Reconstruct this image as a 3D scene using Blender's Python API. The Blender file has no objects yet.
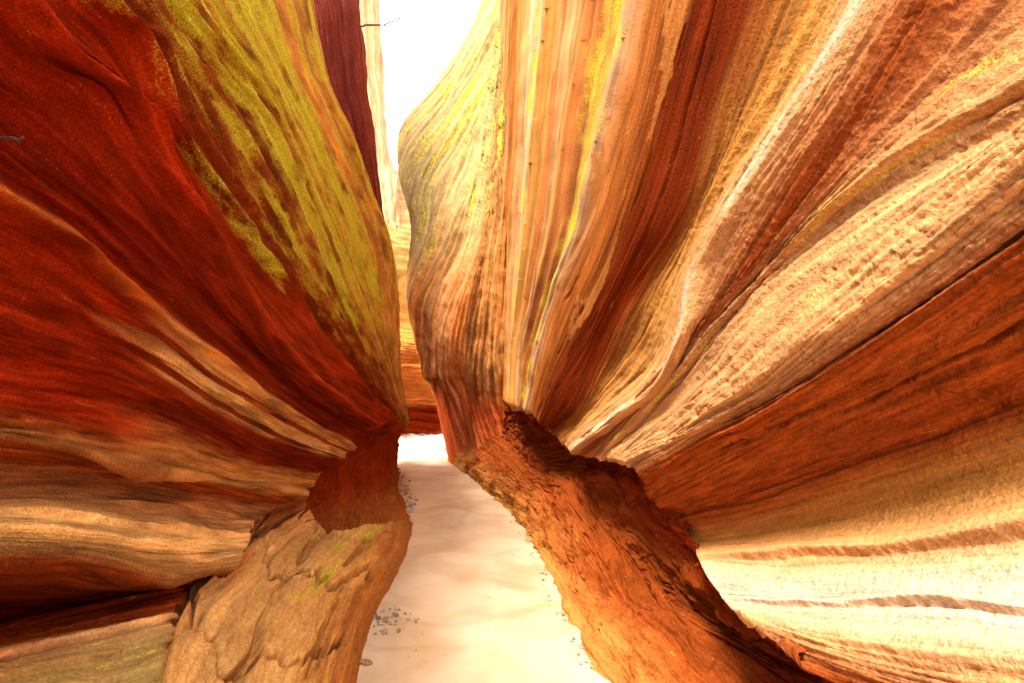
import bpy, bmesh, math, random
import numpy as np
from mathutils import Vector

random.seed(7)
scene = bpy.context.scene
COL = scene.collection
R = math.radians

# ------------------------------------------------------------------ camera numbers
F, VX, HY, CZ = 480.0, 420.0, 395.0, 1.30       # focal length in pixels, canyon axis, horizon, eye height
def ray(px, py, Y):
    """world point at depth Y along the canyon"""
    px, py, Y = np.asarray(px, float), np.asarray(py, float), np.asarray(Y, float)
    return np.stack([(px - VX) / F * Y, Y, CZ + (HY - py) / F * Y], -1)

# ------------------------------------------------------------------ noise
_rng = np.random.RandomState(11)
PERM = _rng.permutation(512).astype(np.int64)
PERM = np.concatenate([PERM, PERM, PERM])
ANG = _rng.rand(512) * 2 * np.pi
GX, GY = np.cos(ANG), np.sin(ANG)
G3 = _rng.randn(512, 3); G3 /= np.linalg.norm(G3, axis=1)[:, None]
H1 = _rng.rand(512)

def n2(x, y, seed=0):
    xi, yi = np.floor(x).astype(np.int64), np.floor(y).astype(np.int64)
    xf, yf = x - xi, y - yi
    u, v = xf*xf*xf*(xf*(xf*6-15)+10), yf*yf*yf*(yf*(yf*6-15)+10)
    xi = xi + seed*37
    def g(a, b, dx, dy):
        h = PERM[(PERM[(xi+a) & 511] + yi + b) & 511]
        return GX[h]*dx + GY[h]*dy
    a = g(0,0,xf,yf); b = g(1,0,xf-1,yf); c = g(0,1,xf,yf-1); d = g(1,1,xf-1,yf-1)
    return ((a+(b-a)*u) + ((c+(d-c)*u) - (a+(b-a)*u))*v) * 1.4

def fbm(x, y, oct=4, seed=0, gain=.5):
    s, a, tot = 0, 1.0, 0
    for i in range(oct):
        s = s + a*n2(x*2**i, y*2**i, seed+i*3); tot += a; a *= gain
    return s / tot * 1.3

def n3(p, seed=0):
    pi = np.floor(p).astype(np.int64); f = p - pi
    w = f*f*f*(f*(f*6-15)+10)
    X, Y, Z = pi[..., 0]+seed*17, pi[..., 1], pi[..., 2]
    out = 0
    for dx in (0, 1):
        wx = w[..., 0] if dx else 1-w[..., 0]
        for dy in (0, 1):
            wy = w[..., 1] if dy else 1-w[..., 1]
            for dz in (0, 1):
                wz = w[..., 2] if dz else 1-w[..., 2]
                h = PERM[(PERM[(PERM[(X+dx) & 511] + Y+dy) & 511] + Z+dz) & 511]
                g = G3[h]
                out = out + wx*wy*wz*(g[..., 0]*(f[..., 0]-dx) + g[..., 1]*(f[..., 1]-dy) + g[..., 2]*(f[..., 2]-dz))
    return out * 1.5

def f3(p, oct=3, seed=0):
    s, a = 0, 1.0
    for i in range(oct):
        s = s + a*n3(p*2**i, seed+i); a *= .5
    return s / 1.6

def smooth(a, b, x):
    t = np.clip((x-a)/(b-a), 0, 1); return t*t*(3-2*t)

def hash1(i, seed=0):
    return H1[PERM[(i.astype(np.int64) + seed*53) & 511]]

# ------------------------------------------------------------------ splines
def pchip(k, v, q):
    """monotone cubic through values v (n, ...) at knots k, evaluated at q"""
    k = np.asarray(k, float); n = len(k)
    h = np.diff(k); sh = (n-1,) + (1,)*(v.ndim-1)
    d = np.diff(v, axis=0) / h.reshape(sh)
    m = np.zeros_like(v)
    m[0], m[-1] = d[0], d[-1]
    if n > 2:
        same = (d[:-1]*d[1:]) > 0
        w1 = (2*h[1:]+h[:-1]).reshape((n-2,)+(1,)*(v.ndim-1)); w2 = (h[1:]+2*h[:-1]).reshape((n-2,)+(1,)*(v.ndim-1))
        with np.errstate(divide='ignore', invalid='ignore'):
            hm = (w1+w2) / (w1/d[:-1] + w2/d[1:])
        m[1:-1] = np.where(same, hm, 0)
    i = np.clip(np.searchsorted(k, q, side='right')-1, 0, n-2)
    t = ((q-k[i]) / h[i]).reshape((len(q),)+(1,)*(v.ndim-1)); hh = h[i].reshape(t.shape)
    t2, t3 = t*t, t*t*t
    return (2*t3-3*t2+1)*v[i] + (t3-2*t2+t)*hh*m[i] + (-2*t3+3*t2)*v[i+1] + (t3-t2)*hh*m[i+1]

def soften(k, v, q):
    """Catmull-Rom version, rounder than pchip"""
    k = np.asarray(k, float); n = len(k)
    m = np.gradient(v, k, axis=0)
    h = np.diff(k)
    i = np.clip(np.searchsorted(k, q, side='right')-1, 0, n-2)
    t = ((q-k[i]) / h[i]).reshape((len(q),)+(1,)*(v.ndim-1)); hh = h[i].reshape(t.shape)
    t2, t3 = t*t, t*t*t
    return (2*t3-3*t2+1)*v[i] + (t3-2*t2+t)*hh*m[i] + (-2*t3+3*t2)*v[i+1] + (t3-t2)*hh*m[i+1]

def loft(rows, nu, nt, ext=None, pre=None):
    """rows: list of arrays (n,3) of px,py,Y.  Returns P (nt,nu,3), t (nt) in row units, s (nt,nu) metres along."""
    us = np.linspace(0, 1, nu)
    C = []
    for r in rows:
        r = np.asarray(r, float)
        w = r.copy(); w[:, 2] = np.log(r[:, 2])
        # knots: distance in a mix of image and depth so that all columns stay level with each other
        d = np.hypot(np.diff(w[:, 0]), np.diff(w[:, 1])) + 150*np.abs(np.diff(w[:, 2]))
        k = np.concatenate([[0], np.cumsum(d)]); k /= k[-1]
        c = soften(k, w, us)
        p = ray(c[:, 0], c[:, 1], np.exp(c[:, 2]))
        if ext is not None:
            ex = ext(len(C)) if callable(ext) else ext
            e = np.array([p[-1] + np.array(o) for o in ex])
            q = np.concatenate([p[-1:], e])
            seg = []
            for a, b in zip(q[:-1], q[1:]):
                m = max(3, int(np.linalg.norm(b-a)/.03)); m = min(m, 30); m = 12
                seg.append(a + (b-a)*np.linspace(0, 1, m+1)[1:, None])
            p = np.concatenate([p] + seg)
        if pre is not None:
            p = np.concatenate([p[0] + np.array(pre)*np.linspace(1, 0, 9)[:-1, None], p])
        C.append(p)
    C = np.array(C)
    t = np.linspace(0, len(rows)-1, nt)
    P = pchip(np.arange(len(rows)), C, t)
    s = np.concatenate([np.zeros((nt, 1)), np.cumsum(np.linalg.norm(np.diff(P, axis=1), axis=2), axis=1)], 1)
    return P, t, s

def normals(P, toward=None):
    du = np.gradient(P, axis=1); dt = np.gradient(P, axis=0)
    n = np.cross(du, dt); n /= np.maximum(np.linalg.norm(n, axis=2, keepdims=True), 1e-9)
    if toward is not None:
        v = np.asarray(toward) - P
        if (n*v).sum(2).mean() < 0: n = -n
    return n

EYE = np.array([0, 0, CZ])

# ------------------------------------------------------------------ mesh making
def grid_obj(name, P, mat, uv=None, col=None, attrs=None, parent=None, flip_to=EYE):
    nt, nu = P.shape[:2]
    idx = np.arange(nt*nu).reshape(nt, nu)
    q = np.stack([idx[:-1, :-1], idx[:-1, 1:], idx[1:, 1:], idx[1:, :-1]], -1).reshape(-1, 4)
    du = P[:, 1:]-P[:, :-1]
    n = np.cross(np.gradient(P, axis=1), np.gradient(P, axis=0))
    if (n*(np.asarray(flip_to)-P)).sum(2).mean() < 0: q = q[:, ::-1]
    me = bpy.data.meshes.new(name)
    me.vertices.add(nt*nu); me.vertices.foreach_set('co', P.reshape(-1).astype(np.float32))
    me.loops.add(q.size); me.loops.foreach_set('vertex_index', q.reshape(-1).astype(np.int32))
    me.polygons.add(len(q)); me.polygons.foreach_set('loop_start', np.arange(0, q.size, 4, dtype=np.int32))
    me.polygons.foreach_set('loop_total', np.full(len(q), 4, np.int32))
    me.polygons.foreach_set('use_smooth', np.ones(len(q), bool))
    me.update(calc_edges=True)
    if uv is not None:
        l = me.uv_layers.new(name='strata')
        l.data.foreach_set('uv', uv.reshape(-1, 2)[q.reshape(-1)].reshape(-1).astype(np.float32))
    if col is not None:
        a = me.attributes.new('bed', 'FLOAT_COLOR', 'POINT')
        c = np.concatenate([col.reshape(-1, 3), np.ones((nt*nu, 1))], 1)
        a.data.foreach_set('color', c.reshape(-1).astype(np.float32))
    for k, v in (attrs or {}).items():
        a = me.attributes.new(k, 'FLOAT', 'POINT'); a.data.foreach_set('value', v.reshape(-1).astype(np.float32))
    me.materials.append(mat)
    o = bpy.data.objects.new(name, me); COL.objects.link(o)
    if parent: o.parent = parent
    return o

def tag(o, label, cat, group=None, kind=None):
    o['label'] = label; o['category'] = cat
    if group: o['group'] = group
    if kind: o['kind'] = kind
    return o

# ------------------------------------------------------------------ materials
def newmat(name):
    m = bpy.data.materials.new(name); m.use_nodes = True
    nt = m.node_tree; nt.nodes.clear()
    return m, nt.nodes, nt.links

def rock_material(name, grain=(2.0, 45.0), pit=55.0, pit_strength=.35, streak=.35, bump=.5, rough=.8, speck=.28):
    """layered sandstone: bed colour from the mesh, grain along the beds, sandy speckle, moss where it grows"""
    m, N, L = newmat(name)
    def node(t, **kw):
        n = N.new(t)
        for k, v in kw.items(): setattr(n, k, v)
        return n
    out = node('ShaderNodeOutputMaterial'); b = node('ShaderNodeBsdfPrincipled')
    L.new(b.outputs[0], out.inputs[0])
    b.inputs['Roughness'].default_value = rough
    b.inputs['Specular IOR Level'].default_value = .02
    at = node('ShaderNodeAttribute', attribute_name='bed')
    ms = node('ShaderNodeAttribute', attribute_name='moss')
    uv = node('ShaderNodeUVMap', uv_map='strata')
    mp = node('ShaderNodeMapping'); mp.inputs['Scale'].default_value = (grain[0], grain[1], 1)
    L.new(uv.outputs[0], mp.inputs[0])
    g1 = node('ShaderNodeTexNoise'); g1.inputs['Scale'].default_value = 1; g1.inputs['Detail'].default_value = 5; g1.inputs['Roughness'].default_value = .6
    L.new(mp.outputs[0], g1.inputs['Vector'])
    tc = node('ShaderNodeTexCoord')
    g2 = node('ShaderNodeTexNoise'); g2.inputs['Scale'].default_value = pit; g2.inputs['Detail'].default_value = 4; g2.inputs['Roughness'].default_value = .65
    L.new(tc.outputs['Object'], g2.inputs['Vector'])
    g3 = node('ShaderNodeTexNoise'); g3.inputs['Scale'].default_value = 3.1; g3.inputs['Detail'].default_value = 5
    L.new(tc.outputs['Object'], g3.inputs['Vector'])
    # streak multiplies the bed colour
    mr = node('ShaderNodeMapRange'); mr.inputs['From Min'].default_value = .3; mr.inputs['From Max'].default_value = .7
    mr.inputs['To Min'].default_value = 1-streak; mr.inputs['To Max'].default_value = 1+streak
    L.new(g1.outputs[0], mr.inputs[0])
    mr2 = node('ShaderNodeMapRange'); mr2.inputs['From Min'].default_value = .3; mr2.inputs['From Max'].default_value = .7
    mr2.inputs['To Min'].default_value = 1-speck; mr2.inputs['To Max'].default_value = 1+speck
    L.new(g2.outputs[0], mr2.inputs[0])
    mr3 = node('ShaderNodeMapRange'); mr3.inputs['From Min'].default_value = .3; mr3.inputs['From Max'].default_value = .7
    mr3.inputs['To Min'].default_value = .88; mr3.inputs['To Max'].default_value = 1.12
    L.new(g3.outputs[0], mr3.inputs[0])
    m1 = node('ShaderNodeMath', operation='MULTIPLY'); L.new(mr.outputs[0], m1.inputs[0]); L.new(mr2.outputs[0], m1.inputs[1])
    m2 = node('ShaderNodeMath', operation='MULTIPLY'); L.new(m1.outputs[0], m2.inputs[0]); L.new(mr3.outputs[0], m2.inputs[1])
    sc = node('ShaderNodeVectorMath', operation='SCALE'); L.new(at.outputs['Color'], sc.inputs[0]); L.new(m2.outputs[0], sc.inputs['Scale'])
    # moss: threshold broken up by the grain
    mg = node('ShaderNodeMath', operation='MULTIPLY'); mg.inputs[1].default_value = .45; L.new(g2.outputs[0], mg.inputs[0])
    md = node('ShaderNodeMath', operation='MULTIPLY_ADD'); md.inputs[1].default_value = 1.4; L.new(g1.outputs[0], md.inputs[0]); L.new(mg.outputs[0], md.inputs[2])
    me_ = node('ShaderNodeMath', operation='MULTIPLY_ADD'); me_.inputs[1].default_value = 1.15; me_.inputs[2].default_value = -1.06
    L.new(md.outputs[0], me_.inputs[0])
    mf = node('ShaderNodeMath', operation='ADD'); L.new(me_.outputs[0], mf.inputs[0]); L.new(ms.outputs['Fac'], mf.inputs[1])
    mm = node('ShaderNodeMapRange'); mm.inputs['From Min'].default_value = .28; mm.inputs['From Max'].default_value = .66
    L.new(mf.outputs[0], mm.inputs[0])
    mcol = node('ShaderNodeValToRGB')
    mcol.color_ramp.elements[0].position = .35; mcol.color_ramp.elements[0].color = (.20, .16, .008, 1)
    mcol.color_ramp.elements[1].position = .7; mcol.color_ramp.elements[1].color = (.84, .74, .06, 1)
    L.new(g2.outputs[0], mcol.inputs[0])
    mx = node('ShaderNodeMix', data_type='RGBA')
    L.new(mm.outputs[0], mx.inputs['Factor']); L.new(sc.outputs[0], mx.inputs['A']); L.new(mcol.outputs[0], mx.inputs['B'])
    L.new(mx.outputs['Result'], b.inputs['Base Color'])
    # bump
    b1 = node('ShaderNodeBump'); b1.inputs['Strength'].default_value = bump; b1.inputs['Distance'].default_value = .012
    L.new(g1.outputs[0], b1.inputs['Height'])
    b2 = node('ShaderNodeBump'); b2.inputs['Strength'].default_value = pit_strength; b2.inputs['Distance'].default_value = .014
    L.new(g2.outputs[0], b2.inputs['Height']); L.new(b1.outputs[0], b2.inputs['Normal'])
    L.new(b2.outputs[0], b.inputs['Normal'])
    return m

M_NEAR = rock_material('layered_sandstone', grain=(4, 40), pit=110, pit_strength=.7, streak=.22)
M_LEFT = rock_material('red_sandstone', grain=(4, 60), pit=170, pit_strength=.9, streak=.42, bump=.8, speck=.5)
M_FAR = rock_material('fluted_sandstone', grain=(1.0, 22), pit=24, pit_strength=.3, streak=.4)
M_BANK = rock_material('crumbling_mudstone', grain=(9, 60), pit=80, pit_strength=.8, streak=.25)

# bed colours (linear)
CREAM = (.60, .38, .21); SAND = (.53, .26, .10); GOLD = (.46, .20, .042); ORANGE = (.38, .115, .022)
RUST = (.31, .058, .009); RED = (.30, .033, .005); DEEP = (.17, .014, .004); VARN = (.17, .022, .003); OLIVE = (.40, .25, .075)
PINK = (.54, .28, .15)

def bed_colours(cols, t, s, jit=.5, jf=(.8, 1.0), seed=0, fine=7.0, var=.22, gain=1.0):
    """interpolate bed colours over rows with uneven bed limits; fine laminae vary a little"""
    T = t if np.ndim(t) == 2 else t[:, None] + 0*s
    w = T + jit*fbm(s*jf[0], T*jf[1], 4, seed)
    c = np.array(cols)*gain
    k = np.arange(len(c))
    out = np.stack([np.interp(w, k, c[:, i]) for i in range(3)], -1)
    lam = T*fine + .8*fbm(s*.7, T*.8, 3, seed+5)
    i0 = np.floor(lam); fr = smooth(.0, .35, lam-i0)
    a = hash1(i0-1, seed); b = hash1(i0, seed)
    h = a+(b-a)*fr
    out *= (1 + var*(h-.5)*2)[..., None]
    return out

def strata_relief(t, s, seed=0, beds=1.6, lip=.02, fine=.006, fk=16, big=.03, fs=2.2):
    T = t if np.ndim(t) == 2 else t[:, None] + 0*s
    d = big*fbm(s*.9, T*.7, 3, seed)
    w = T*beds + .45*fbm(s*.7, T*.6, 4, seed+2)
    i0 = np.floor(w); f = w-i0
    # each bed swells upward to a lip then steps back sharply
    amp = lip*(.35+1.1*hash1(i0, seed))*smooth(-.5, .35, fbm(s*.8, T*.9, 3, seed+9))
    d += amp*(np.power(f, 1.6)*(1-smooth(.82, 1.0, f)) - .3)
    w2 = T*beds*4.3 + .8*fbm(s*1.1, T*1.3, 4, seed+21)
    i2 = np.floor(w2); f2 = w2-i2
    d += .28*lip*hash1(i2, seed+3)*(f2*(1-smooth(.75, 1.0, f2)) - .3)*smooth(-.4, .4, fbm(s*1.5, T*1.2, 3, seed+31))
    d += fine*fbm(s*fs, T*fk, 4, seed+13)
    return d

def lips(T, s, items, seed=0, wav=.22, wf=1.6):
    """single named ledges: (row, reach below, reach above, height, from s, to s)"""
    d = 0*T
    tab = np.linspace(0, 12, 1600)
    for j, (t0, wb, wa, amp, s0, s1) in enumerate(items):
        wob = np.interp(s, tab, wav*fbm(tab*wf, 0*tab+j*3.7, 5, seed+j, .5))
        hgt = np.interp(s, tab, smooth(s0-.4, s0+.2, tab)*(1-smooth(s1-.2, s1+.4, tab))*np.clip(.75+.9*fbm(tab*1.3, 0*tab+j*9.1, 4, seed+j+40), .1, 2))
        x = T - t0 - wob
        d += amp*np.where(x < 0, smooth(-wb, 0, x), np.exp(-np.maximum(x, 0)/wa))*hgt
    return d

def grooves(T, s, freq, amp, width, seed):
    """broken thin crevices following the beds"""
    w = T*freq + .5*fbm(s*.8, T*.7, 4, seed) + .06*fbm(s*9, T*4, 3, seed+3)
    f = np.abs(w-np.round(w)); h = hash1(np.round(w), seed)
    on = smooth(.05, .35, fbm(s*1.3, np.round(w)*3.3, 3, seed+7))
    return -amp*h*np.exp(-(f/width)**2)*on

def ext_for(side, last):
    """low rows run on behind the camera, high rows roll back over the rim"""
    def e(i):
        a = float(np.clip((last+1.0-i)/2.0, 0, 1))
        lo = np.array([(.02, -.5, 0), (.15, -2.4, 0), (40., -4.0, 3.0)]); hi = np.array([(.04, -.2, .10), (.35, -.6, .5), (40., -.8, 2.5)])
        return (lo*a + hi*(1-a))*np.array([side, 1, 1])
    return e

def Yrow(pts, f, base):
    return [(x, y, base(x, y)*f) for x, y in pts]

# ================================================================== RIGHT WALL
def baseR(x, y): return F*1.12/(x-VX)
RR = [ # points, lateral factor, colour
 ([(800,660),(900,706),(1060,770),(1250,840)], 0.80, RUST),
 ([(748,622),(830,645),(930,664),(1024,676),(1250,715)], 0.84, SAND),
 ([(724,600),(780,607),(860,613),(960,615),(1024,624),(1250,655)], 0.93, (.58, .41, .27)),
 ([(708,578),(760,586),(860,588),(960,586),(1024,584),(1250,580)], 0.98, (.58, .41, .27)),
 ([(697,556),(760,562),(830,558),(910,551),(1024,533),(1250,500)], 1.06, SAND),
 ([(690,543),(760,533),(830,518),(902,500),(1024,468),(1250,410)], 1.15, GOLD),
 ([(668,518),(720,505),(790,482),(880,450),(1024,395),(1250,310)], 1.15, RUST),
 ([(650,496),(700,472),(760,440),(880,380),(1024,307),(1250,190)], 1.05, ORANGE),
 ([(640,478),(700,443),(760,413),(880,342),(1024,243),(1250,90)], 0.97, RUST),
 ([(627,463),(700,420),(760,383),(860,305),(969,218),(1024,172),(1250,0)], 0.95, SAND),
 ([(604,458),(640,420),(688,372),(769,277),(824,226),(921,156),(1024,97),(1230,-50)], 1.00, SAND),
 ([(584,456),(640,396),(700,325),(745,270),(794,202),(861,108),(928,0),(1040,-180)], 0.98, RUST),
 ([(573,452),(610,425),(660,383),(685,340),(702,270),(732,220),(760,175),(810,98),(861,7),(955,-170)], 0.97, SAND),
 ([(562,442),(600,400),(640,345),(678,270),(718,190),(768,100),(818,0),(895,-170)], 1.05, GOLD),
 ([(552,430),(574,412),(601,358),(635,287),(680,215),(715,100),(745,0),(795,-170)], 1.01, VARN),
 ([(541,425),(560,380),(590,320),(625,240),(655,150),(680,60),(697,0),(735,-170)], 0.94, VARN),
 ([(530,412),(540,372),(555,320),(597,220),(617,150),(640,70),(655,0),(690,-170)], 0.89, ORANGE),
 ([(520,407),(523,360),(534,304),(551,222),(562,130),(581,0),(605,-170)], 0.92, CREAM),
 ([(512,404),(515,330),(521,250),(531,130),(542,0),(556,-170)], 1.02, GOLD),
 ([(502,400),(502,330),(503,250),(507,120),(512,0),(522,-170)], 1.10, ORANGE),
 ([(488,400),(488,330),(489,250),(494,120),(500,0),(512,-170)], 1.22, ORANGE),
]
extR = ext_for(1, 9)
P, t, s = loft([Yrow(p, f, baseR) for p, f, c in RR], 620, 960, extR, pre=(.2, .08, .03))
n = normals(P, EYE)
T = t[:, None]+0*s
calm = 1-.75*smooth(.8, 1.6, T)*(1-smooth(5.2, 6.0, T))
tv = 1-smooth(12.5, 13.5, T)
vz = smooth(13.6, 14.0, T)*(1-smooth(15.9, 16.3, T))
rel = calm*(1-.7*vz)*strata_relief(t, s, 3, beds=1.35, lip=.030, fine=.003, fk=14, big=.03) + calm*tv*(.004*fbm(s*8, T*9, 4, 151) + .009*fbm(s*1.6, T*11, 4, 155)) + (1-tv)*(.004+.012*smooth(16.0,16.5,T))*fbm(s*2, T*12, 4, 153) + grooves(T, s, 2.2, .03, .05, 90)*calm
rel += lips(T, s, [(1.15,.25,.5,.022,0,9),(2.15,.12,.4,.028,.4,9),(4.05,.12,.5,.03,.5,9),(7.0,.2,.3,.02,0,9),(9.0,.3,.4,.03,0,9),(10.1,.12,.3,.022,.5,9),
    (12.0,.4,.3,.03,0,9),(13.0,.3,.5,.02,0,9)], 120)
fz = smooth(15.9, 16.5, T)
w = T*2.3 + .35*fbm(s*.3, T*.6, 3, 161); w2 = T*7.1 + .5*fbm(s*.4, T*.8, 3, 163)
flute = .055*(np.abs(w-np.round(w))*2-.5)*(.4+hash1(np.round(w), 165)) + .02*(np.abs(w2-np.round(w2))*2-.5) + .008*fbm(s*1.2, T*18, 3, 167)
rel = rel*(1-.85*fz) + fz*flute + fz*lips(T, s, [(16.2,.15,.4,.04,0,9),(17.0,.2,.3,.05,0,9),(17.7,.15,.2,.04,0,9),(18.4,.15,.2,.05,0,9)], 120, .12, .4)
P = P + n*rel[..., None]
n = normals(P, EYE)
rough_zone = smooth(5.0, 6.2, T)*(1-smooth(11.3, 12.0, T))
pits = f3(P*np.array([14, 14, 20.]), 4, 5)
q = P*np.array([44, 44, 60.]); pit = np.maximum(0, f3(q, 2, 6)-.12)
far_zone = 1-.8*smooth(13, 14, T)
P = P + n*(rough_zone*(.005*pits - .013*pit)*(.35+.9*smooth(-.2, .4, fbm(s*1.5, T*1.2, 3, 219))) + far_zone*.004*f3(P*40, 2, 8))[..., None]
gainR = np.interp(np.arange(21), [0, 1, 2, 5, 6, 8, 9, 10, 11, 12, 13, 14, 15, 16, 17, 18], [.85, .95, 1.0, .95, .95, .75, .95, .95, .85, .95, .85, .75, .75, .85, 1, .9])[:, None]
col = bed_colours([c for _, _, c in RR], t, s, .3, (1.2, 1.0), 4, fine=5, var=.12, gain=gainR)
fl = fbm(s*.8, T*11, 4, 223, .6)
col = col*(1 + .7*fl*smooth(5, 6, T))[..., None].clip(.5, 1.5)
# the fluted part near the bend: many thin cream, ochre and rust beds
lam = T*8 + .5*fbm(s*.45, T*.8, 4, 201); hh = hash1(np.floor(lam), 203)[..., None]
pal = np.where(hh < .3, np.array(CREAM), np.where(hh < .55, np.array(ORANGE), np.where(hh < .8, np.array(GOLD), np.array(SAND))))
k = (smooth(16.1, 16.5, T)*.9)[..., None]
pal = pal*(1 + .9*fbm(s*.5, T*17, 3, 205))[..., None].clip(.5, 1.3)
col = col*(1-k) + pal*k
# dark coat flaking off in pale orange patches
pk = fbm(s*1.1, T*1.6, 3, 207) + .22*fbm(s*11, T*9, 3, 209) + .35*np.exp(-((T-16.0-.25*fbm(s*.8, 0*s, 2, 211))/.22)**2) + .26*np.exp(-((T-15.25)/.10)**2) - .42
k = (smooth(-.01, .02, pk)*smooth(14.8, 15.0, T)*(1-smooth(16.4, 16.6, T))*smooth(.3, .8, s))[..., None]
col = col*(1-k) + np.array((.36, .13, .03))*k
k = (smooth(5.3, 6.0, T+.2*fbm(s, T, 3, 216))*(1-smooth(7.6, 8.4, T)))[..., None]*.65
col = col*(1-k) + np.array((.27, .048, .007))*(1+1.3*fbm(s*7, T*9, 5, 217, .65))[..., None].clip(.35, 2.2)*k
# patchy pale line along the white crest
k = (np.exp(-((T-12.15)/.16)**2)*smooth(-.3, .2, fbm(s*3, T*3, 3, 215)))[..., None]*.7
col = col*(1-k) + np.array((.66, .50, .34))*k
moss = .30*smooth(9.7, 10.0, T)*(1-smooth(10.2, 10.7, T))*smooth(.2, .6, fbm(s*2.5, T*3, 3, 44)+.4) \
     + .42*smooth(16.2, 16.4, T)*(1-smooth(16.6, 16.8, T)) + .38*smooth(17.6, 17.8, T)*(1-smooth(18.0, 18.2, T))
tag(grid_obj('canyon_wall', P, M_NEAR, np.stack([s, T*.13], -1), col, {'moss': moss}),
    'tall banded orange and cream sandstone wall rising on the right of the stream', 'rock wall')

# ================================================================== LEFT WALL
LK = np.array([-400, -250, 0, 100, 200, 300, 350, 400, 412.]); LV = np.array([.45, .62, 1.10, 1.5, 2.1, 3.2, 4.2, 6.0, 6.6])
def baseL(x, y): return float(np.exp(np.interp(x, LK, np.log(LV))))
LL = [
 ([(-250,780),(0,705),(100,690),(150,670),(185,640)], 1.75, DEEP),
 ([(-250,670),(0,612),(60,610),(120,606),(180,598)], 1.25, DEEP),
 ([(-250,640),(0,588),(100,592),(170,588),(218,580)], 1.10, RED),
 ([(-250,595),(0,553),(57,556),(142,576),(225,569)], 0.96, RUST),
 ([(-250,560),(0,528),(100,535),(200,547),(246,546)], 0.94, (.64,.36,.12)),  # upward-facing band: its lit look is put into this pale colour and its gain
 ([(-250,520),(0,495),(100,500),(200,513),(254,522)], 1.12, SAND),
 ([(-250,460),(0,462),(100,468),(200,490),(278,505)], 1.10, RUST),
 ([(-250,400),(0,437),(60,447),(142,464),(220,480),(302,492)], 0.99, RUST),
 ([(-250,320),(0,380),(80,395),(160,420),(240,456),(322,474)], 1.02, RED),
 ([(-250,200),(0,310),(80,340),(150,372),(215,412),(270,440),(338,458)], 0.99, RED),
 ([(-250,60),(0,199),(57,232),(108,281),(158,313),(209,355),(260,392),(300,418),(349,444)], 0.91, RED),
 ([(-200,-60),(0,110),(100,200),(180,275),(250,350),(310,400),(360,430)], 0.87, DEEP),
 ([(-100,-110),(7,0),(50,44),(110,85),(150,150),(190,215),(240,290),(290,355),(340,400),(378,425)], 0.80, RED),
 ([(10,-130),(89,0),(131,44),(158,115),(195,162),(215,195),(240,235),(270,277),(304,324),(345,370),(395,425)], 0.78, RED),
 ([(70,-140),(130,0),(180,80),(225,160),(262,220),(300,285),(340,340),(370,385),(402,428)], 0.85, RUST),
 ([(130,-140),(175,0),(220,60),(260,110),(295,180),(325,245),(350,310),(375,365),(405,426)], 0.94, ORANGE),
 ([(200,-140),(235,0),(275,75),(310,150),(340,215),(362,280),(385,350),(407,424)], 1.04, GOLD),
 ([(290,-140),(309,0),(327,84),(351,135),(371,189),(391,245),(398,300),(400,371),(409,422)], 1.14, GOLD),
 ([(272,-140),(290,0),(310,84),(335,135),(355,189),(376,245),(386,300),(390,371),(400,420)], 1.50, GOLD),
]
rows = []
for p, f, c in LL:
    p = p[::-1]           # inner end first, near end last
    rows.append([(x, y, baseL(x, y)*(1+(f-1)*(1 if f > 1.3 else float(np.interp(x, [150, 400], [1, .45]))))) for x, y in p])
extL = ext_for(-1, 10)
P, t, s = loft(rows, 540, 1080, extL, pre=(-.35, .15, -.05)); t = t - 1
n = normals(P, EYE); T = t[:, None]+0*s
up = smooth(10.8, 12.2, T)
rr = random.Random(3)
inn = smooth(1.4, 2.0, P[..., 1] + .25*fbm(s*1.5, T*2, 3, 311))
rel = (.35+.65*np.maximum(up, inn))*strata_relief(t, s, 8, beds=1.5, lip=.03, fine=.006, fk=11, big=.05, fs=4) + grooves(T, s, 1.6, .03, .035, 93)*(.8+.5*up)
mz = smooth(12.0, 12.8, T)
w = T*3.3 + .5*fbm(s*.6, T*.7, 4, 171); w2 = T*9.3 + .6*fbm(s*.8, T*.9, 3, 173)
rel = rel*(1-.8*mz) + mz*(.055*(np.abs(w-np.round(w))*2-.5)*(.3+1.2*hash1(np.round(w), 175)) + .02*(np.abs(w2-np.round(w2))*2-.5) + .009*fbm(s*2, T*18, 3, 177))
rel += lips(T, s, [(2.0,.25,.5,.06,0,9),(4.6,.1,.4,.02,0,9),(6.0,.15,.3,.05,0,9),(7.5,.1,.3,.03,0,9),(7.75,.10,.10,.035,0,1.9),(8.05,.10,.10,.05,0,2.2),(8.35,.10,.12,.06,0,2.4),(8.65,.08,.10,.05,0,2.0),(9.0,.15,.14,.09,0,9),(9.2,.06,.08,.04,0,1.8),(5.5,.12,.2,.03,0,1.5),(9.5,.1,.2,.03,2,9),(10.2,.1,.2,.03,0,3),
    (11.0,.2,.15,.07,0,9),(12.0,.15,.3,.07,0,9),(12.6,.12,.2,.05,0,9)]
    + [(rr.uniform(3, 12), rr.uniform(.04, .09), rr.uniform(.05, .2), rr.uniform(.012, .035), a_, a_+rr.uniform(.6, 2.2)) for a_ in [rr.uniform(0, 3.6) for _ in range(46)]], 160)
P = P + n*rel[..., None]
n = normals(P, EYE)
P = P + n*(.003*f3(P*26, 3, 12) + .004*smooth(11.5, 12.5, T)*f3(P*np.array([16, 16, 9.]), 3, 15))[..., None]
col = bed_colours([c for _, _, c in LL], t+1, s, .4, (1.0, 1.0), 9, fine=5, var=.18, gain=np.interp(np.arange(len(LL))-1, [0, 1.5, 2.6, 3, 5, 6, 7, 8, 12, 14, 16], [.4, .45, .9, 1.3, .9, .85, .7, .65, .8, .85, 1])[:, None])
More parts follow.
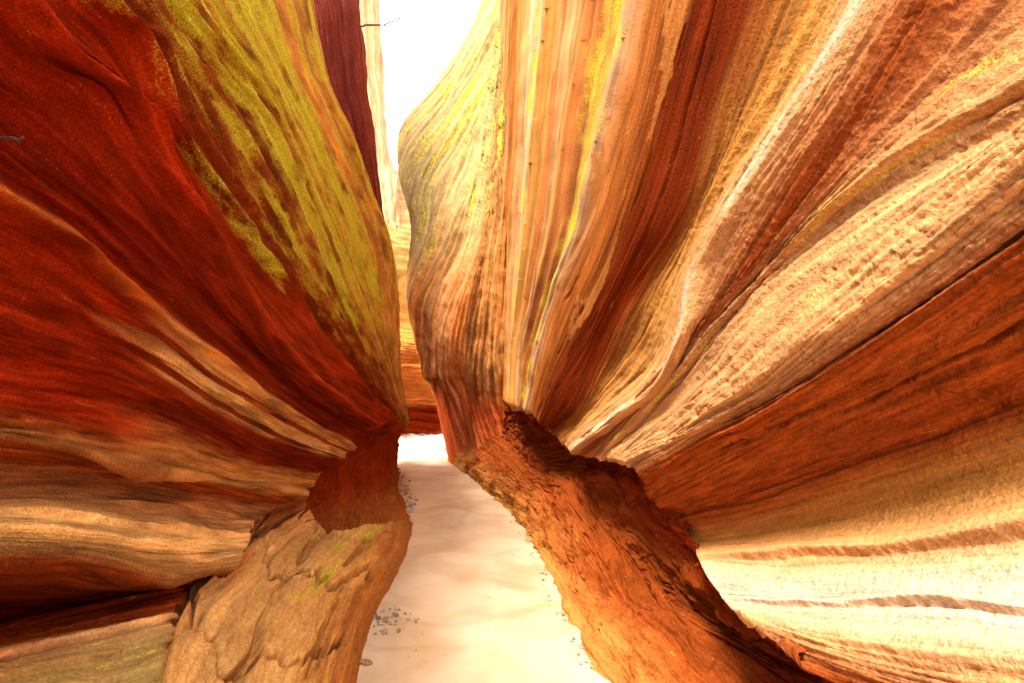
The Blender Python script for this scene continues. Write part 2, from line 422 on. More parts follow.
k = (inn*smooth(7.9, 8.3, T+.2*fbm(s*2, T*2, 3, 301))*(1-smooth(9.0, 9.15, T)))[..., None]
col = col*(1-k) + k*np.where(hash1(np.floor(T*7+.6*fbm(s, T, 3, 303)), 7)[..., None] > .42, np.array((.60, .36, .12)), np.array((.26, .05, .01)))  # highlights on the inner ledges, painted in as cream beds
k = (inn*smooth(5.6, 6.0, T)*(1-smooth(6.7, 7.1, T+.3*fbm(s*2, T*2, 3, 305))))[..., None]
col = col*(1-k*.8) + k*.8*np.array((.46, .19, .045))  # painted highlight on the lower inner ledges
k = ((1-inn)*smooth(6.3, 6.6, T)*(1-smooth(7.2, 7.6, T + .3*fbm(s*1.5, T*2, 3, 307))))[..., None]
col = col*(1-k*.8) + k*.8*np.array((.27, .028, .005))
k = (np.exp(-((T-9.05-.05*fbm(s*3, T, 2, 331))/.07)**2)*.8)[..., None]
col = col*(1-k) + k*np.array((.42, .16, .035))  # light caught by the main crest, put into the colour
k = (np.exp(-((T-6.1-.1*fbm(s*3, T, 2, 333))/.16)**2)*.7)[..., None]
col = col*(1-k) + k*np.array((.45, .2, .06))  # painted bright edge on the lower lip
mot = fbm(s*1.6, T*2.6, 5, 321, .6)
col = col*(1 + .75*mot)[..., None].clip(.35, 1.9)
k = (smooth(6.2, 6.8, T)*(1-smooth(11.6, 12.4, T))*(1-.7*inn))[..., None]
col = col*(1-k) + col*np.array((1.3, .85, .7))*k
bedm = T*9 + .9*fbm(s*1.4, T*1.1, 4, 63)
moss = (.02+.74*hash1(np.floor(bedm), 64)**.8)*smooth(11.8, 14.2, T + .5*fbm(s*1.2, T*1.2, 3, 61))*smooth(.8, 3.2, s + .5*fbm(s*2, T*5, 3, 65)) \
     + (.40+.5*fbm(s*2.4, T*3, 3, 343))*smooth(11.72, 11.95, T)*(1-smooth(12.0, 12.3, T + .2*fbm(s*3, T, 3, 341)))*smooth(2.6, 3.6, s)
moss = np.minimum(moss, .9)*smooth(.3, .7, s)*smooth(11, 11.5, T)
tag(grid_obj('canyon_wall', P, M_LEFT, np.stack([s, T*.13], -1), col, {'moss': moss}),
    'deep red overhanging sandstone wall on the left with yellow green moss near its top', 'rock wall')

# ================================================================== RIGHT BUTTRESS
Q = [
 [(462,470,11),(454,425,11),(446,398,11),(440,381,11),(430,340,11),(422,305,11),(424,220,11),(412,170,11.5),(414,130,12),(444,95,12),(484,30,12.5),(514,-130,13)],
 [(447,466,8.9),(438,425,9.1),(431,398,9.1),(424,381,8.4),(415,340,8.3),(407,305,8.4),(410,220,8.8),(398,170,9.2),(400,130,9.6),(432,87,9.8),(470,30,10),(500,-130,10.5)],
 [(465,475,7.9),(452,430,8.5),(445,402,8.7),(440,383,8.0),(430,345,7.8),(424,310,7.8),(432,240,8.1),(428,180,8.5),(440,120,8.8),(462,60,9.0),(488,0,9.2),(512,-130,9.8)],
 [(482,480,7.5),(470,435,8.0),(462,402,8.1),(458,374,7.6),(450,340,7.4),(450,300,7.4),(462,235,7.5),(470,170,7.8),(480,110,8.0),(492,50,8.2),(503,0,8.5),(520,-130,9)],
 [(500,490,7.1),(488,440,7.5),(480,405,7.6),(476,372,7.3),(475,335,7.1),(480,285,7.0),(488,225,7.0),(495,160,7.1),(500,100,7.3),(505,50,7.5),(510,0,7.7),(524,-130,8)],
 [(530,500,6.7),(520,440,6.9),(515,400,6.9),(510,365,6.8),(508,320,6.7),(508,270,6.7),(510,210,6.7),(513,150,6.8),(515,100,6.9),(518,50,7.1),(520,0,7.3),(534,-130,7.6)],
 [(560,500,7.2),(550,440,7.4),(545,400,7.4),(540,365,7.4),(538,320,7.3),(538,270,7.3),(540,210,7.3),(543,150,7.4),(545,100,7.4),(548,50,7.5),(550,0,7.6),(564,-130,7.8)],
]
P, t, s = loft(Q, 420, 420, [(0, .3, .2), (.2, 2, .6)])
n = normals(P, EYE); T = t[:, None]+0*s
T0, zz = T, P[..., 2]
T = T - .8*np.maximum(zz-1.7, 0)**.85*(1-smooth(3.0, 4.6, T)*.85)       # flutes lean up to the right
P = P - n*(.22*(1-smooth(1.50, 1.60, zz+.05*fbm(T0*3, s, 2, 3)))*(1-smooth(2.6, 3.6, T0))*smooth(.6,1.3,T0))[..., None]
P = P + n*strata_relief(T, s, 17, beds=4, lip=.10, fine=.02, fk=16, big=.06)[..., None]*(.15+.85*smooth(1.0, 2.0, T0))[..., None]
P = P + normals(P, EYE)*(.02*f3(P*5, 3, 4))[..., None]
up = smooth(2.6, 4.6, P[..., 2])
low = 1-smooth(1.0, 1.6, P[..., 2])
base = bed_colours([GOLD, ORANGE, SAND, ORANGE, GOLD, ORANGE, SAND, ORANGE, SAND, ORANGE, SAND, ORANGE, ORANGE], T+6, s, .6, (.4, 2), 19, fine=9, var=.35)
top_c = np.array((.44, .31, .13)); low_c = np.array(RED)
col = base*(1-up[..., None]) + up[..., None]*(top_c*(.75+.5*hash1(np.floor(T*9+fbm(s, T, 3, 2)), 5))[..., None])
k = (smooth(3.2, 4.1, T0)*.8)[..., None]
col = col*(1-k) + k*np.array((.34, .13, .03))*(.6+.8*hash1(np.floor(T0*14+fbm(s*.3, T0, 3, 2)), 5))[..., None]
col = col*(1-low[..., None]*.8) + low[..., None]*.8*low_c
moss = .5*up*smooth(-.1, .5, fbm(s*.8, T*4, 3, 71)+.1)
tag(grid_obj('rock_buttress', P, M_FAR, np.stack([s, T*.5], -1), col, {'moss': moss}),
    'fluted sandstone buttress jutting into the slot at the far bend, pale and mossy above', 'buttress')

# ================================================================== FAR WALLS
def plain_wall(rows, cols, seed, nu, nt, rel, mat=M_FAR, fine=10, moss_amt=0., ext=None, vs=.5):
    P, t, s = loft(rows, nu, nt, ext)
    n = normals(P, EYE); T = t[:, None]+0*s
    P = P + n*strata_relief(t, s, seed, **rel)[..., None]
    col = bed_colours(cols, t, s, .5, (.6, 1), seed+1, fine=fine, var=.25)
    moss = moss_amt*smooth(-.2, .4, fbm(s*.8, T*1.5, 3, seed+4))
    return P, np.stack([s, T*vs], -1), col, {'moss': moss}

rowsF = []
for y, Y in ((450,12.2),(430,12.5),(408,12.9),(399,12.1),(365,11.7),(340,11.9),(328,12.5),(262,13.0),(220,13.6),(172,14.5)):
    rowsF.append([(340,y-6,Y*.92),(380,y-4,Y*.97),(400,y,Y),(420,y+2,Y*1.02),(440,y+4,Y*1.0),(470,y+6,Y*1.05)])
a = plain_wall(rowsF, [RED, RED, RED, ORANGE, ORANGE, GOLD, GOLD, OLIVE, SAND, PINK], 27, 160, 300, dict(beds=2, lip=.12, fine=.03, fk=10, big=.1), ext=[(.5, .5, .2)])
tag(grid_obj('canyon_wall', a[0], M_FAR, *a[1:]), 'small orange curved back wall glimpsed through the gap above the white cascade', 'rock wall')

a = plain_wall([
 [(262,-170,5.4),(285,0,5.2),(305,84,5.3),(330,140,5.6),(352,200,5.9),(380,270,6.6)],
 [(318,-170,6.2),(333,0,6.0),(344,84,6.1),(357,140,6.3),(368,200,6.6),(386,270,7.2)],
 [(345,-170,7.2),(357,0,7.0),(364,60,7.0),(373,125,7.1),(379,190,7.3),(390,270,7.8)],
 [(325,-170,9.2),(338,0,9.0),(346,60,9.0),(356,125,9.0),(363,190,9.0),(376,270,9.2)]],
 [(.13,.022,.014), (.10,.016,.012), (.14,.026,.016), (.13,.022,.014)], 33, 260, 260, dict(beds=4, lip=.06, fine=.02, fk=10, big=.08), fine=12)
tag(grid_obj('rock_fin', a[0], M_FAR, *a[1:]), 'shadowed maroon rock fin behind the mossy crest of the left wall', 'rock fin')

a = plain_wall([
 [(330,-150,13),(340,0,13),(345,90,13),(350,150,13),(360,200,13),(375,300,13)],
 [(372,-150,14),(374,0,14),(378,90,14),(384,150,13.8),(392,195,13.5),(398,300,13)],
 [(384,-150,15),(380,0,15),(384,90,15),(389,150,14.5),(398,195,14),(406,300,13.4)],
 [(370,-150,18),(368,0,18),(370,90,18),(375,150,18),(385,195,18),(395,300,18)]],
 [PINK, CREAM, PINK, PINK], 35, 160, 120, dict(beds=3, lip=.1, fine=.03, fk=8, big=.1))
tag(grid_obj('canyon_wall', a[0], M_FAR, *a[1:]), 'pale sunlit far wall standing just left of the white sky gap', 'rock wall')

# ================================================================== LOWER BANKS
def waterY(py): return CZ*F/(py-HY)
edgeR = [(449,462),(475,483),(503,508),(525,535),(546,570),(563,610),(585,650),(603,690),(640,770)]
w0 = [(x, y, waterY(y)*1.02) for x, y in edgeR]
topR = [(505,408),(540,430),(575,452),(628,450),(655,495),(692,536),(722,600),(765,626),(833,660),(905,694),(1060,745)]
top = [(x, y-4, F*1.25/(x-VX)) for x, y in topR]
hid = [(x+4, y-14, F*1.6/(x+4-VX)) for x, y in topR]
def resample(r, m):
    r = np.array(r, float); w = r.copy(); w[:, 2] = np.log(w[:, 2])
    d = np.hypot(np.diff(w[:, 0]), np.diff(w[:, 1])) + 150*np.abs(np.diff(w[:, 2])); k = np.concatenate([[0], np.cumsum(d)]); k /= k[-1]
    c = soften(k, w, np.linspace(0, 1, m)); c[:, 2] = np.exp(c[:, 2]); return c
A, B = resample(w0, 12), resample(top, 12)
below = A.copy(); below[:, 1] += 14; below[:, 2] *= 1.0
def mix(f, k): 
    m = A*(1-f)+B*f; m[:, 2] = np.exp(np.log(A[:, 2])*(1-f)+np.log(B[:, 2])*f)*k; return m
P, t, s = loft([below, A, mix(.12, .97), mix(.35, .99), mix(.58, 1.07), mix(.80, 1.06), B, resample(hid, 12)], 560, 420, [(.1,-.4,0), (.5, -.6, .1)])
n = normals(P, EYE); T = t[:, None]+0*s
def crumble(P, n, s, T, seed, amp, cw=.8, dip=.8):
    a = f3(P*np.array([3, 3, 4.]), 3, seed)
    l = (P[..., 2] + dip*P[..., 1])*11 + .8*f3(P*5, 3, seed+6); i = np.floor(l); fr = l-i
    ledge = (fr*(1-smooth(.8, 1, fr)))*hash1(i, seed)*smooth(-.2, .3, f3(P*3.4, 2, seed+9))
    q = P*np.array([9, 7, 13.]) + .8*a[..., None]
    cr = np.abs(f3(q, 2, seed+11)); cr = np.exp(-(cr/.05)**2)*smooth(.05, .3, f3(P*4.1, 2, seed+14))
    ledge = ledge*(.25+.75*smooth(.0, .35, f3(P*2.1, 2, seed+19)))
    return n*(amp*(1.0*a + 2.4*ledge + .35*f3(P*14, 3, seed+4) - cw*cr))[..., None]
P = P + crumble(P, n, s, T, 40, .045) + n*(.07*f3(P*np.array([2.2, 2.2, 3.]), 3, 144) + .05*smooth(1.5, 3, T)*fbm(s*3.2+.3*T, T*.5, 4, 145) + .02*fbm(T*2.5, s*1.2, 4, 141) - .03*np.exp(-(fbm(T*2.6+.4*fbm(s*2, T, 2, 143), s*.7, 3, 142)/.05)**2)*smooth(2.2, 3.2, T))[..., None]
P = P + normals(P, EYE)*(.006*f3(P*32, 3, 3))[..., None]
col = bed_colours([ORANGE, GOLD, ORANGE, RUST, RUST, RUST, RED, RED], t, s, .8, (1.5, .7), 44, fine=3, var=.12, gain=np.array([.9, .9, .85, .68, .62, .58, .6, .6])[:, None])  # upper rows redder and darker: overhang shade put into the colour
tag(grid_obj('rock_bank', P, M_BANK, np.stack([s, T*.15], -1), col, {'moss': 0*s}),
    'crumbly orange rock bank sloping into the stream under the right wall', 'rock bank')

# left: red undercut base
U = [
 [(372,404,8.6),(366,440,8.8),(364,470,8.8),(372,500,8.5),(380,530,8.3),(386,560,8)],
 [(409,412,7.0),(399,436,7.2),(396,455,7.6),(398,475,7.7),(405,500,6.1),(412,528,4.75),(418,552,4.2)],
 [(392,408,6.0),(385,440,5.9),(384,465,5.7),(386,490,5.5),(391,515,4.8),(396,535,4.45),(398,562,4.1)],
 [(362,412,5.2),(358,440,5.1),(355,470,4.9),(356,500,4.7),(358,525,4.45),(358,548,4.2),(352,580,3.9)],
 [(330,430,4.7),(325,460,4.6),(322,485,4.45),(320,510,4.3),(318,530,4.1),(314,550,3.9),(305,580,3.6)],
 [(290,450,4.0),(285,480,3.95),(280,505,3.8),(276,525,3.65),(272,545,3.5),(265,570,3.3),(255,600,3.1)],
]
P, t, s = loft(U, 260, 320)
n = normals(P, EYE); T = t[:, None]+0*s
P = P + crumble(P, n, s, T, 52, .045) + normals(P, EYE)*(.012*f3(P*12, 3, 3))[..., None]
P = P + n*(.03*fbm(T*4, s*.7, 3, 58))[..., None]
col = bed_colours([RED, RED, RED, RED, RED, RUST], t, s, .6, (1.5, 1), 53, fine=4, var=.2)
k = smooth(.42, .1, P[..., 2])[..., None]
col = (col*(1-k*.7) + np.array(ORANGE)*k*.7)*.85
tag(grid_obj('rock_bank', P, M_BANK, np.stack([s, T*.3], -1), col, {'moss': 0*s}),
    'dark red undercut rock face below the left wall, at the bend of the stream', 'rock bank')

# left: tan bench
b0 = [(x, y, waterY(y)*1.02) for x, y in ((414,526),(406,560),(391,590),(376,620),(365,655),(358,690),(338,770))]
bb = [(x, y+14, Y) for x, y, Y in b0]
LB = [bb, b0,
 [(402,518,4.7),(394,546,3.85),(372,580,3.15),(358,612,2.7),(348,648,2.33),(336,698,1.98),(312,775,1.6)],
 [(372,522,4.35),(348,552,3.45),(328,586,2.85),(318,618,2.48),(308,650,2.17),(294,702,1.84),(268,780,1.5)],
 [(330,528,3.9),(300,558,3.0),(275,593,2.5),(255,630,2.15),(240,667,1.9),(225,712,1.68),(200,785,1.4)],
 [(313,510,3.8),(267,538,3.0),(238,569,2.5),(202,604,2.05),(178,648,1.7),(160,690,1.48),(130,785,1.2)],
 [(306,494,4.0),(252,516,3.2),(215,545,2.75),(174,584,2.25),(150,625,1.95),(135,670,1.75),(95,770,1.35)],
 [(310,470,5.2),(225,480,4.6),(180,510,4.0),(135,550,3.4),(115,590,2.8),(90,640,2.2),(50,760,1.6)]]
P, t, s = loft(LB, 420, 420, [(-.05,-.3,0), (-.2,-.6,-.1)])
n = normals(P, EYE); T = t[:, None]+0*s
P = P + crumble(P, n, s, T, 63, .011, 0, .1)
# blocks: joints open between them
jn = s*1.1 + .35*fbm(T*1.5, s*.8, 3, 66) + .2*T
jd = np.abs(jn-np.round(jn)); crack = np.exp(-(jd/.035)**2)*smooth(1.4, 2.2, T)
jn2 = T*.75 + .3*fbm(s*1.4, T*.8, 4, 67); crack2 = np.exp(-((np.abs(jn2-np.round(jn2)))/.05)**2)*smooth(-.15, .2, fbm(s*.9, T, 2, 70))
step = (hash1(np.floor(jn+.5), 6)-.5)*.05*smooth(1.4, 2.2, T)
n = normals(P, EYE)
P = P + n*(step + smooth(1.5, 2.6, T)*(strata_relief(t, s, 69, beds=1.5, lip=.055, fine=.006, fk=9, big=.02) - .08*crack - .06*crack2) + .004*f3(P*28, 3, 6))[..., None]
col = bed_colours([ORANGE, ORANGE, ORANGE, (.60,.28,.07), (.68,.36,.115), (.66,.34,.11), RUST, RED], t, s, .7, (1.4, 1), 64, fine=4, var=.2)
moss = .62*(1-smooth(4.2, 4.8, T))*smooth(2.2, 3, T)*smooth(.15, .5, fbm(s*1.8, T*1.4, 3, 68)+.05)
tag(grid_obj('rock_bench', P, M_BANK, np.stack([s, T*.2], -1), col, {'moss': moss}),
    'cracked tan rock bench with flat blocks beside the stream on the left', 'rock bench')

# left: near corner block
LC = [
 [(-330,640,.9),(-150,600,1.25),(0,575,1.9),(60,570,2.1),(120,572,2.3),(190,570,2.7)],
 [(-330,700,.72),(-150,660,.95),(0,626,1.45),(60,612,1.65),(120,600,1.9),(185,588,2.3)],
 [(-330,720,.70),(-150,685,.90),(0,645,1.32),(60,632,1.48),(120,618,1.66),(178,606,1.95)],
 [(-330,740,.66),(-150,700,.85),(0,656,1.20),(60,643,1.38),(120,630,1.55),(173,618,1.80)],
 [(-330,790,.62),(-150,760,.80),(0,690,1.13),(60,676,1.28),(120,664,1.44),(168,648,1.63)],
 [(-330,880,.58),(-150,830,.74),(0,745,1.02),(60,732,1.14),(120,716,1.28),(160,690,1.44)],
 [(-330,1100,.5),(-150,1000,.66),(0,880,.92),(60,850,1.02),(120,815,1.15),(150,780,1.25)]]
LC = [r + [(r[-1][0]-12, r[-1][1]+4, r[-1][2]*1.12)] for r in LC]
P, t, s = loft(LC, 320, 300)
n = normals(P, EYE); T = t[:, None]+0*s
P = P + n*strata_relief(t, s, 71, beds=1.6, lip=.03, fine=.006, fk=8, big=.02)[..., None]
P = P + normals(P, EYE)*(.005*f3(P*22, 3, 6))[..., None]
col = bed_colours([RED, RED, RUST, SAND, OLIVE, OLIVE, SAND], t, s, .35, (1.4, 1), 74, fine=5, var=.2)
moss = .5*smooth(3.4, 4.2, T)*smooth(.0, .4, fbm(s*4, T*3, 4, 78)-.05)
tag(grid_obj('rock_bench', P, M_BANK, np.stack([s, T*.15], -1), col, {'moss': moss}),
    'tan sandstone block with moss spots in the near left corner under the overhang', 'rock bench')

# ================================================================== WATER, BED, SKY
m, N, L = newmat('muddy_water')
out = N.new('ShaderNodeOutputMaterial'); b = N.new('ShaderNodeBsdfPrincipled'); L.new(b.outputs[0], out.inputs[0])
tc = N.new('ShaderNodeTexCoord')
nz = N.new('ShaderNodeTexNoise'); nz.inputs['Scale'].default_value = 2.2; nz.inputs['Detail'].default_value = 5; nz.inputs['Distortion'].default_value = .8
L.new(tc.outputs['Object'], nz.inputs['Vector'])
rp = N.new('ShaderNodeValToRGB'); e = rp.color_ramp.elements
e[0].position = .3; e[0].color = (.45, .28, .15, 1); e[1].position = .6; e[1].color = (.56, .39, .255, 1)
L.new(nz.outputs[0], rp.inputs[0])
fo = N.new('ShaderNodeAttribute'); fo.attribute_name = 'foam'
mp = N.new('ShaderNodeMapping'); mp.inputs['Scale'].default_value = (3, 9, 9); L.new(tc.outputs['Object'], mp.inputs[0])
nf = N.new('ShaderNodeTexNoise'); nf.inputs['Scale'].default_value = 2; nf.inputs['Detail'].default_value = 6; L.new(mp.outputs[0], nf.inputs['Vector'])
ad = N.new('ShaderNodeMath'); ad.operation = 'MULTIPLY'; L.new(nf.outputs[0], ad.inputs[0]); L.new(fo.outputs['Fac'], ad.inputs[1])
mr = N.new('ShaderNodeMapRange'); mr.inputs['From Min'].default_value = .38; mr.inputs['From Max'].default_value = .6; L.new(ad.outputs[0], mr.inputs[0])
mx = N.new('ShaderNodeMix'); mx.data_type = 'RGBA'; L.new(mr.outputs[0], mx.inputs['Factor']); L.new(rp.outputs[0], mx.inputs['A']); mx.inputs['B'].default_value = (.55, .52, .5, 1)
wv = N.new('ShaderNodeTexNoise'); wv.inputs['Scale'].default_value = .9; wv.inputs['Detail'].default_value = 6; wv.inputs['Roughness'].default_value = .5; wv.inputs['Distortion'].default_value = .5
L.new(tc.outputs['Object'], wv.inputs['Vector'])
s1 = N.new('ShaderNodeMath'); s1.operation = 'SUBTRACT'; s1.inputs[1].default_value = .5; L.new(wv.outputs[0], s1.inputs[0])
s2 = N.new('ShaderNodeMath'); s2.operation = 'ABSOLUTE'; L.new(s1.outputs[0], s2.inputs[0])
s3 = N.new('ShaderNodeMapRange'); s3.inputs['From Min'].default_value = 0; s3.inputs['From Max'].default_value = .035; s3.inputs['To Min'].default_value = .24; s3.inputs['To Max'].default_value = 0
L.new(s2.outputs[0], s3.inputs[0])
mw = N.new('ShaderNodeMix'); mw.data_type = 'RGBA'; L.new(s3.outputs[0], mw.inputs['Factor']); L.new(mx.outputs['Result'], mw.inputs['A']); mw.inputs['B'].default_value = (.26, .11, .04, 1)
L.new(mw.outputs['Result'], b.inputs['Base Color'])
b.inputs['Roughness'].default_value = .3; b.inputs['Specular IOR Level'].default_value = .4
bp = N.new('ShaderNodeBump'); bp.inputs['Strength'].default_value = .15; bp.inputs['Distance'].default_value = .02
nb = N.new('ShaderNodeTexNoise'); nb.inputs['Scale'].default_value = 9; nb.inputs['Detail'].default_value = 3; L.new(tc.outputs['Object'], nb.inputs['Vector'])
L.new(nb.outputs[0], bp.inputs['Height']); L.new(bp.outputs[0], b.inputs['Normal'])
M_WATER = m
xs = np.linspace(-2.5, 2.5, 240); ys = np.concatenate([np.linspace(-3, 1, 20)[:-1], np.geomspace(1, 16, 420)])
XX, YY = np.meshgrid(xs, ys)
Z = .004*fbm(XX*3, YY*3, 3, 81)
foam = smooth(9.0, 9.8, YY)
Z = Z + smooth(9.2, 12.4, YY)*.26 + foam*.10*fbm(XX*2.5, YY*5, 5, 83)
w = grid_obj('water', np.stack([XX, YY, Z], -1), M_WATER, None, None, {'foam': foam}, flip_to=(0, 5, 30))
w['kind'] = 'structure'

m, N, L = newmat('riverbed_sand')
out = N.new('ShaderNodeOutputMaterial'); b = N.new('ShaderNodeBsdfPrincipled'); L.new(b.outputs[0], out.inputs[0])
nz = N.new('ShaderNodeTexNoise'); nz.inputs['Scale'].default_value = 4; rp = N.new('ShaderNodeValToRGB')
rp.color_ramp.elements[0].color = (.35, .15, .05, 1); rp.color_ramp.elements[1].color = (.48, .24, .1, 1)
L.new(nz.outputs[0], rp.inputs[0]); L.new(rp.outputs[0], b.inputs['Base Color']); b.inputs['Roughness'].default_value = .9
g = np.linspace(-1, 1, 60); g = np.sign(g)*np.abs(g)**3*400
XX, YY = np.meshgrid(g, g)
o = grid_obj('ground', np.stack([XX, YY, -.25+0*XX], -1), m, flip_to=(0, 0, 50)); o['kind'] = 'structure'

# ================================================================== STONES AND TWIGS
def stone_mesh(seed, mat, sub=3):
    r = random.Random(seed); bm = bmesh.new(); bmesh.ops.create_icosphere(bm, subdivisions=sub, radius=1)
    pl = [Vector((r.gauss(0,1), r.gauss(0,1), r.gauss(0,1))).normalized() for _ in range(9)]
    dd = [r.uniform(.62, .95) for _ in pl]
    for v in bm.verts:
        for q, d0 in zip(pl, dd):
            x = v.co.dot(q)
            if x > d0: v.co -= q*(x-d0)*.85
        v.co *= Vector((1, .75, .5))
    me = bpy.data.meshes.new('stone'); bm.to_mesh(me); bm.free()
    me.polygons.foreach_set('use_smooth', np.ones(len(me.polygons), bool)); me.materials.append(mat); return me

def stone_material(name, c1, c2):
    m, N, L = newmat(name)
    out = N.new('ShaderNodeOutputMaterial'); b = N.new('ShaderNodeBsdfPrincipled'); L.new(b.outputs[0], out.inputs[0])
    tc = N.new('ShaderNodeTexCoord'); nz = N.new('ShaderNodeTexNoise'); nz.inputs['Scale'].default_value = 3; nz.inputs['Detail'].default_value = 6
    L.new(tc.outputs['Object'], nz.inputs['Vector'])
    oi = N.new('ShaderNodeObjectInfo'); ad = N.new('ShaderNodeMath'); ad.operation = 'MULTIPLY_ADD'; ad.inputs[1].default_value = .6; ad.inputs[2].default_value = -.3
    L.new(oi.outputs['Random'], ad.inputs[0]); a2 = N.new('ShaderNodeMath'); L.new(ad.outputs[0], a2.inputs[0]); L.new(nz.outputs[0], a2.inputs[1])
    rp = N.new('ShaderNodeValToRGB'); rp.color_ramp.elements[0].color = (*c1, 1); rp.color_ramp.elements[1].color = (*c2, 1)
    rp.color_ramp.elements[0].position = .25; rp.color_ramp.elements[1].position = .75
    L.new(a2.outputs[0], rp.inputs[0]); L.new(rp.outputs[0], b.inputs['Base Color']); b.inputs['Roughness'].default_value = .7
    bp = N.new('ShaderNodeBump'); bp.inputs['Strength'].default_value = .4; bp.inputs['Distance'].default_value = .1; L.new(nz.outputs[0], bp.inputs['Height']); L.new(bp.outputs[0], b.inputs['Normal'])
    return m
M_PEB = stone_material('grey_pebble', (.14, .075, .04), (.46, .33, .22)); M_STONE = stone_material('orange_stone', (.18, .06, .015), (.42, .2, .07))
PEB = [stone_mesh(i, M_PEB, 2) for i in range(6)]; STO = [stone_mesh(20+i, M_STONE) for i in range(5)]
def put(me, name, px, py, size, label, cat, group, r, sink=.2):
    p = ray(px, py, CZ*F/(py-HY)); o = bpy.data.objects.new(name, me); COL.objects.link(o)
    o.location = (p[0], p[1], size*.5*(1-2*sink)); o.scale = (size*r.uniform(.8, 1.2), size*r.uniform(.8, 1.2), size*r.uniform(.7, 1.1))
    o.rotation_euler = (r.uniform(-.2, .2), r.uniform(-.2, .2), r.uniform(0, 6.28)); tag(o, label, cat, group); return o
r = random.Random(5)
for i in range(70):      # gravel patch by the bench
    px = r.gauss(388, 11); py = r.gauss(622, 8) - (px-388)*.25
    put(r.choice(PEB), 'pebble', px, py, r.choice((.004, .006, .009, .012, .02)), 'small pebble in the gravel patch at the left edge of the stream', 'pebble', 'pebbles in the gravel patch beside the bench', r)
for i in range(60):      # far left edge
    k = r.random(); px = 399 + k*14 + r.gauss(0, 3); py = 468 + k*45 + r.gauss(0, 3)
    put(r.choice(PEB), 'pebble', px, py, r.uniform(.012, .035), 'small pebble along the left water edge below the dark red undercut', 'pebble', 'pebbles along the far left edge', r)
eR = np.array(edgeR, float)
for i in range(46):      # right edge
    py = r.uniform(480, 670); px = np.interp(py, eR[:, 1], eR[:, 0]) - abs(r.gauss(0, 5)) - 1
    put(r.choice(PEB), 'pebble', px, py, r.uniform(.005, .016), 'dark pebble lying where the right rock bank meets the stream', 'pebble', 'pebbles along the right bank', r)
for i in range(26):      # scattered in the shallows
    py = r.uniform(500, 660); a = np.interp(py, [462, 490, 530, 590, 620, 690], [400, 408, 415, 392, 378, 360]); c = np.interp(py, eR[:, 1], eR[:, 0])
    put(r.choice(PEB), 'pebble', a+(c-a)*r.uniform(.12, .9), py, r.uniform(.003, .008), 'tiny dark pebble breaking the surface of the muddy stream', 'pebble', 'pebbles scattered in the shallows', r, .3)
for px, py, sz, lb in ((566,606,.045,'flat orange stone broken off the right bank, halfway along the stream'), (396,545,.05,'orange stone wedged at the foot of the bench near its far corner'),
                       (530,541,.05,'rust coloured block at the toe of the right bank near the bend'), (366,664,.03,'small orange stone at the left water edge nearest the viewer')):
    put(r.choice(STO), 'stone', px, py, sz, lb, 'stone', None, r)

M_TWIG = stone_material('bark', (.05, .03, .02), (.16, .10, .06))
def tube(paths, name, mat):
    bm = bmesh.new()
    for pts in paths:
        pts = [(Vector(p), q) for p, q in pts]; rings = []
        for i, (p, rad) in enumerate(pts):
            d = (pts[min(i+1, len(pts)-1)][0]-pts[max(i-1, 0)][0]).normalized(); a = d.orthogonal().normalized(); c = d.cross(a)
            rings.append([bm.verts.new(p+(a*math.cos(k*1.0472)+c*math.sin(k*1.0472))*rad) for k in range(6)])
        for A_, B_ in zip(rings[:-1], rings[1:]):
            for k in range(6): bm.faces.new((A_[k], A_[(k+1) % 6], B_[(k+1) % 6], B_[k]))
        bm.faces.new(rings[0][::-1]); bm.faces.new(rings[-1])
    me = bpy.data.meshes.new(name); bm.to_mesh(me); bm.free(); me.materials.append(mat)
    o = bpy.data.objects.new(name, me); COL.objects.link(o); return o
def rp_(px, py, Y, rad): return (tuple(ray(px, py, Y)), rad)
o = tube([[rp_(-14,137,.98,.004), rp_(2,139,.92,.0035), rp_(12,138,.88,.003), rp_(18,140,.86,.0025), rp_(23,137,.85,.0015)], [rp_(12,138,.88,.0025), rp_(20,142,.865,.0012)]], 'twig', M_TWIG)
tag(o, 'short broken twig stuck in the dark red left wall', 'twig')
o = tube([[rp_(340,34,9.6,.025), rp_(366,25,9.4,.02), rp_(384,25,9.3,.014), rp_(398,19,9.2,.010), rp_(413,15,9.1,.004)], [rp_(384,25,9.3,.011), rp_(392,30,9.25,.008), rp_(400,32,9.2,.003)],
          [rp_(398,19,9.2,.008), rp_(404,13,9.2,.003)]], 'bare_branch', M_TWIG)
tag(o, 'bare forked branch reaching out across the white sky gap', 'branch')

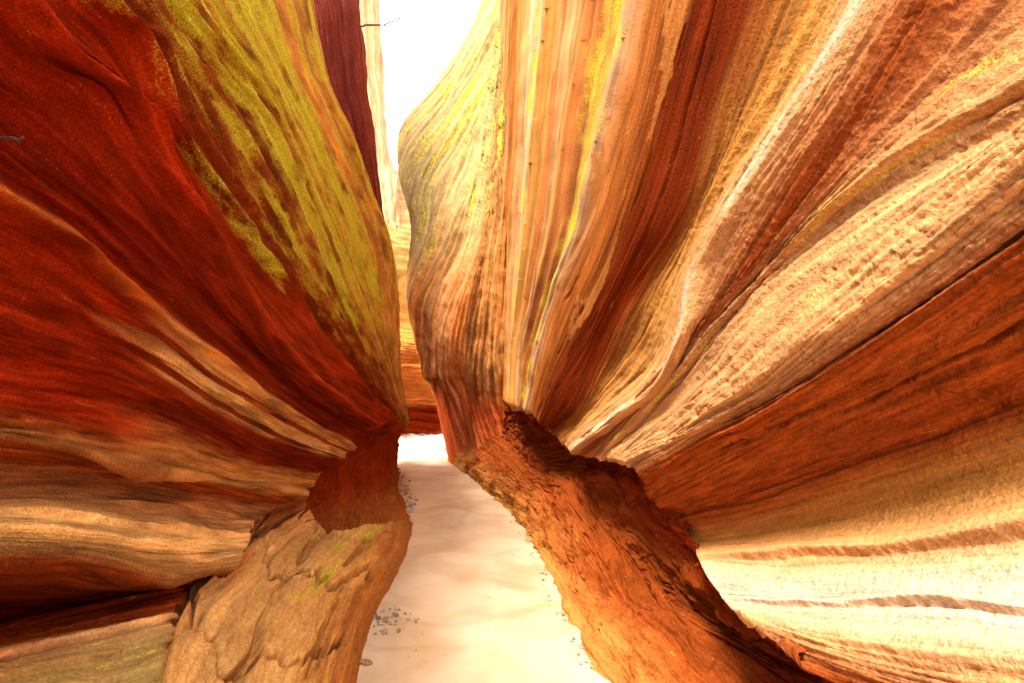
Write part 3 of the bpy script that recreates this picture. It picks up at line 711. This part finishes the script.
# ================================================================== LIGHT
world = bpy.data.worlds.new('World'); scene.world = world; world.use_nodes = True
N, L = world.node_tree.nodes, world.node_tree.links
sky = N.new('ShaderNodeTexSky'); sky.sky_type = 'NISHITA'; sky.sun_disc = False
SUN_EL, SUN_AZ = R(62), R(226)          # azimuth clockwise from +Y
sky.sun_elevation = SUN_EL; sky.sun_rotation = SUN_AZ
sky.air_density = 1.0; sky.dust_density = 3.0
bg = N['Background']; bg.inputs['Strength'].default_value = .15
tcw = N.new('ShaderNodeTexCoord'); cl = N.new('ShaderNodeTexNoise'); cl.inputs['Scale'].default_value = 2.5; cl.inputs['Detail'].default_value = 5
L.new(tcw.outputs['Generated'], cl.inputs['Vector'])
cr = N.new('ShaderNodeMapRange'); cr.inputs['From Min'].default_value = .2; cr.inputs['From Max'].default_value = .5; cr.inputs['To Min'].default_value = .65
L.new(cl.outputs[0], cr.inputs[0])
cm = N.new('ShaderNodeMix'); cm.data_type = 'RGBA'; L.new(cr.outputs[0], cm.inputs['Factor']); L.new(sky.outputs[0], cm.inputs['A'])
cm.inputs['B'].default_value = (8, 7.9, 7.6, 1)          # bright thin cloud
L.new(cm.outputs['Result'], bg.inputs[0])
sl = bpy.data.lights.new('sun', 'SUN'); sl.energy = 3.4; sl.angle = R(16); sl.color = (1, .93, .82)
so = bpy.data.objects.new('sun', sl); COL.objects.link(so)
d = Vector((math.sin(SUN_AZ)*math.cos(SUN_EL), math.cos(SUN_AZ)*math.cos(SUN_EL), math.sin(SUN_EL)))
so.rotation_euler = (-d).to_track_quat('-Z', 'Y').to_euler(); so.location = d*30

cam = bpy.data.cameras.new('camera'); co = bpy.data.objects.new('camera', cam); COL.objects.link(co)
co.location = (0, 0, CZ); co.rotation_euler = (R(90), 0, 0)
cam.sensor_width = 36; cam.lens = F/1024*36
cam.shift_x = (512-VX)/1024; cam.shift_y = (HY-341.5)/1024
cam.clip_start = .02; cam.clip_end = 2000
scene.camera = co
vs = scene.view_settings; vs.view_transform = 'Standard'; vs.look = 'None'; vs.gamma = 1; vs.use_curve_mapping = False
vs.exposure = 1.8
scene.render.engine = 'CYCLES'
scene.cycles.max_bounces = 6; scene.cycles.diffuse_bounces = 5; scene.cycles.use_denoising = True
scene.cycles.adaptive_threshold = .03
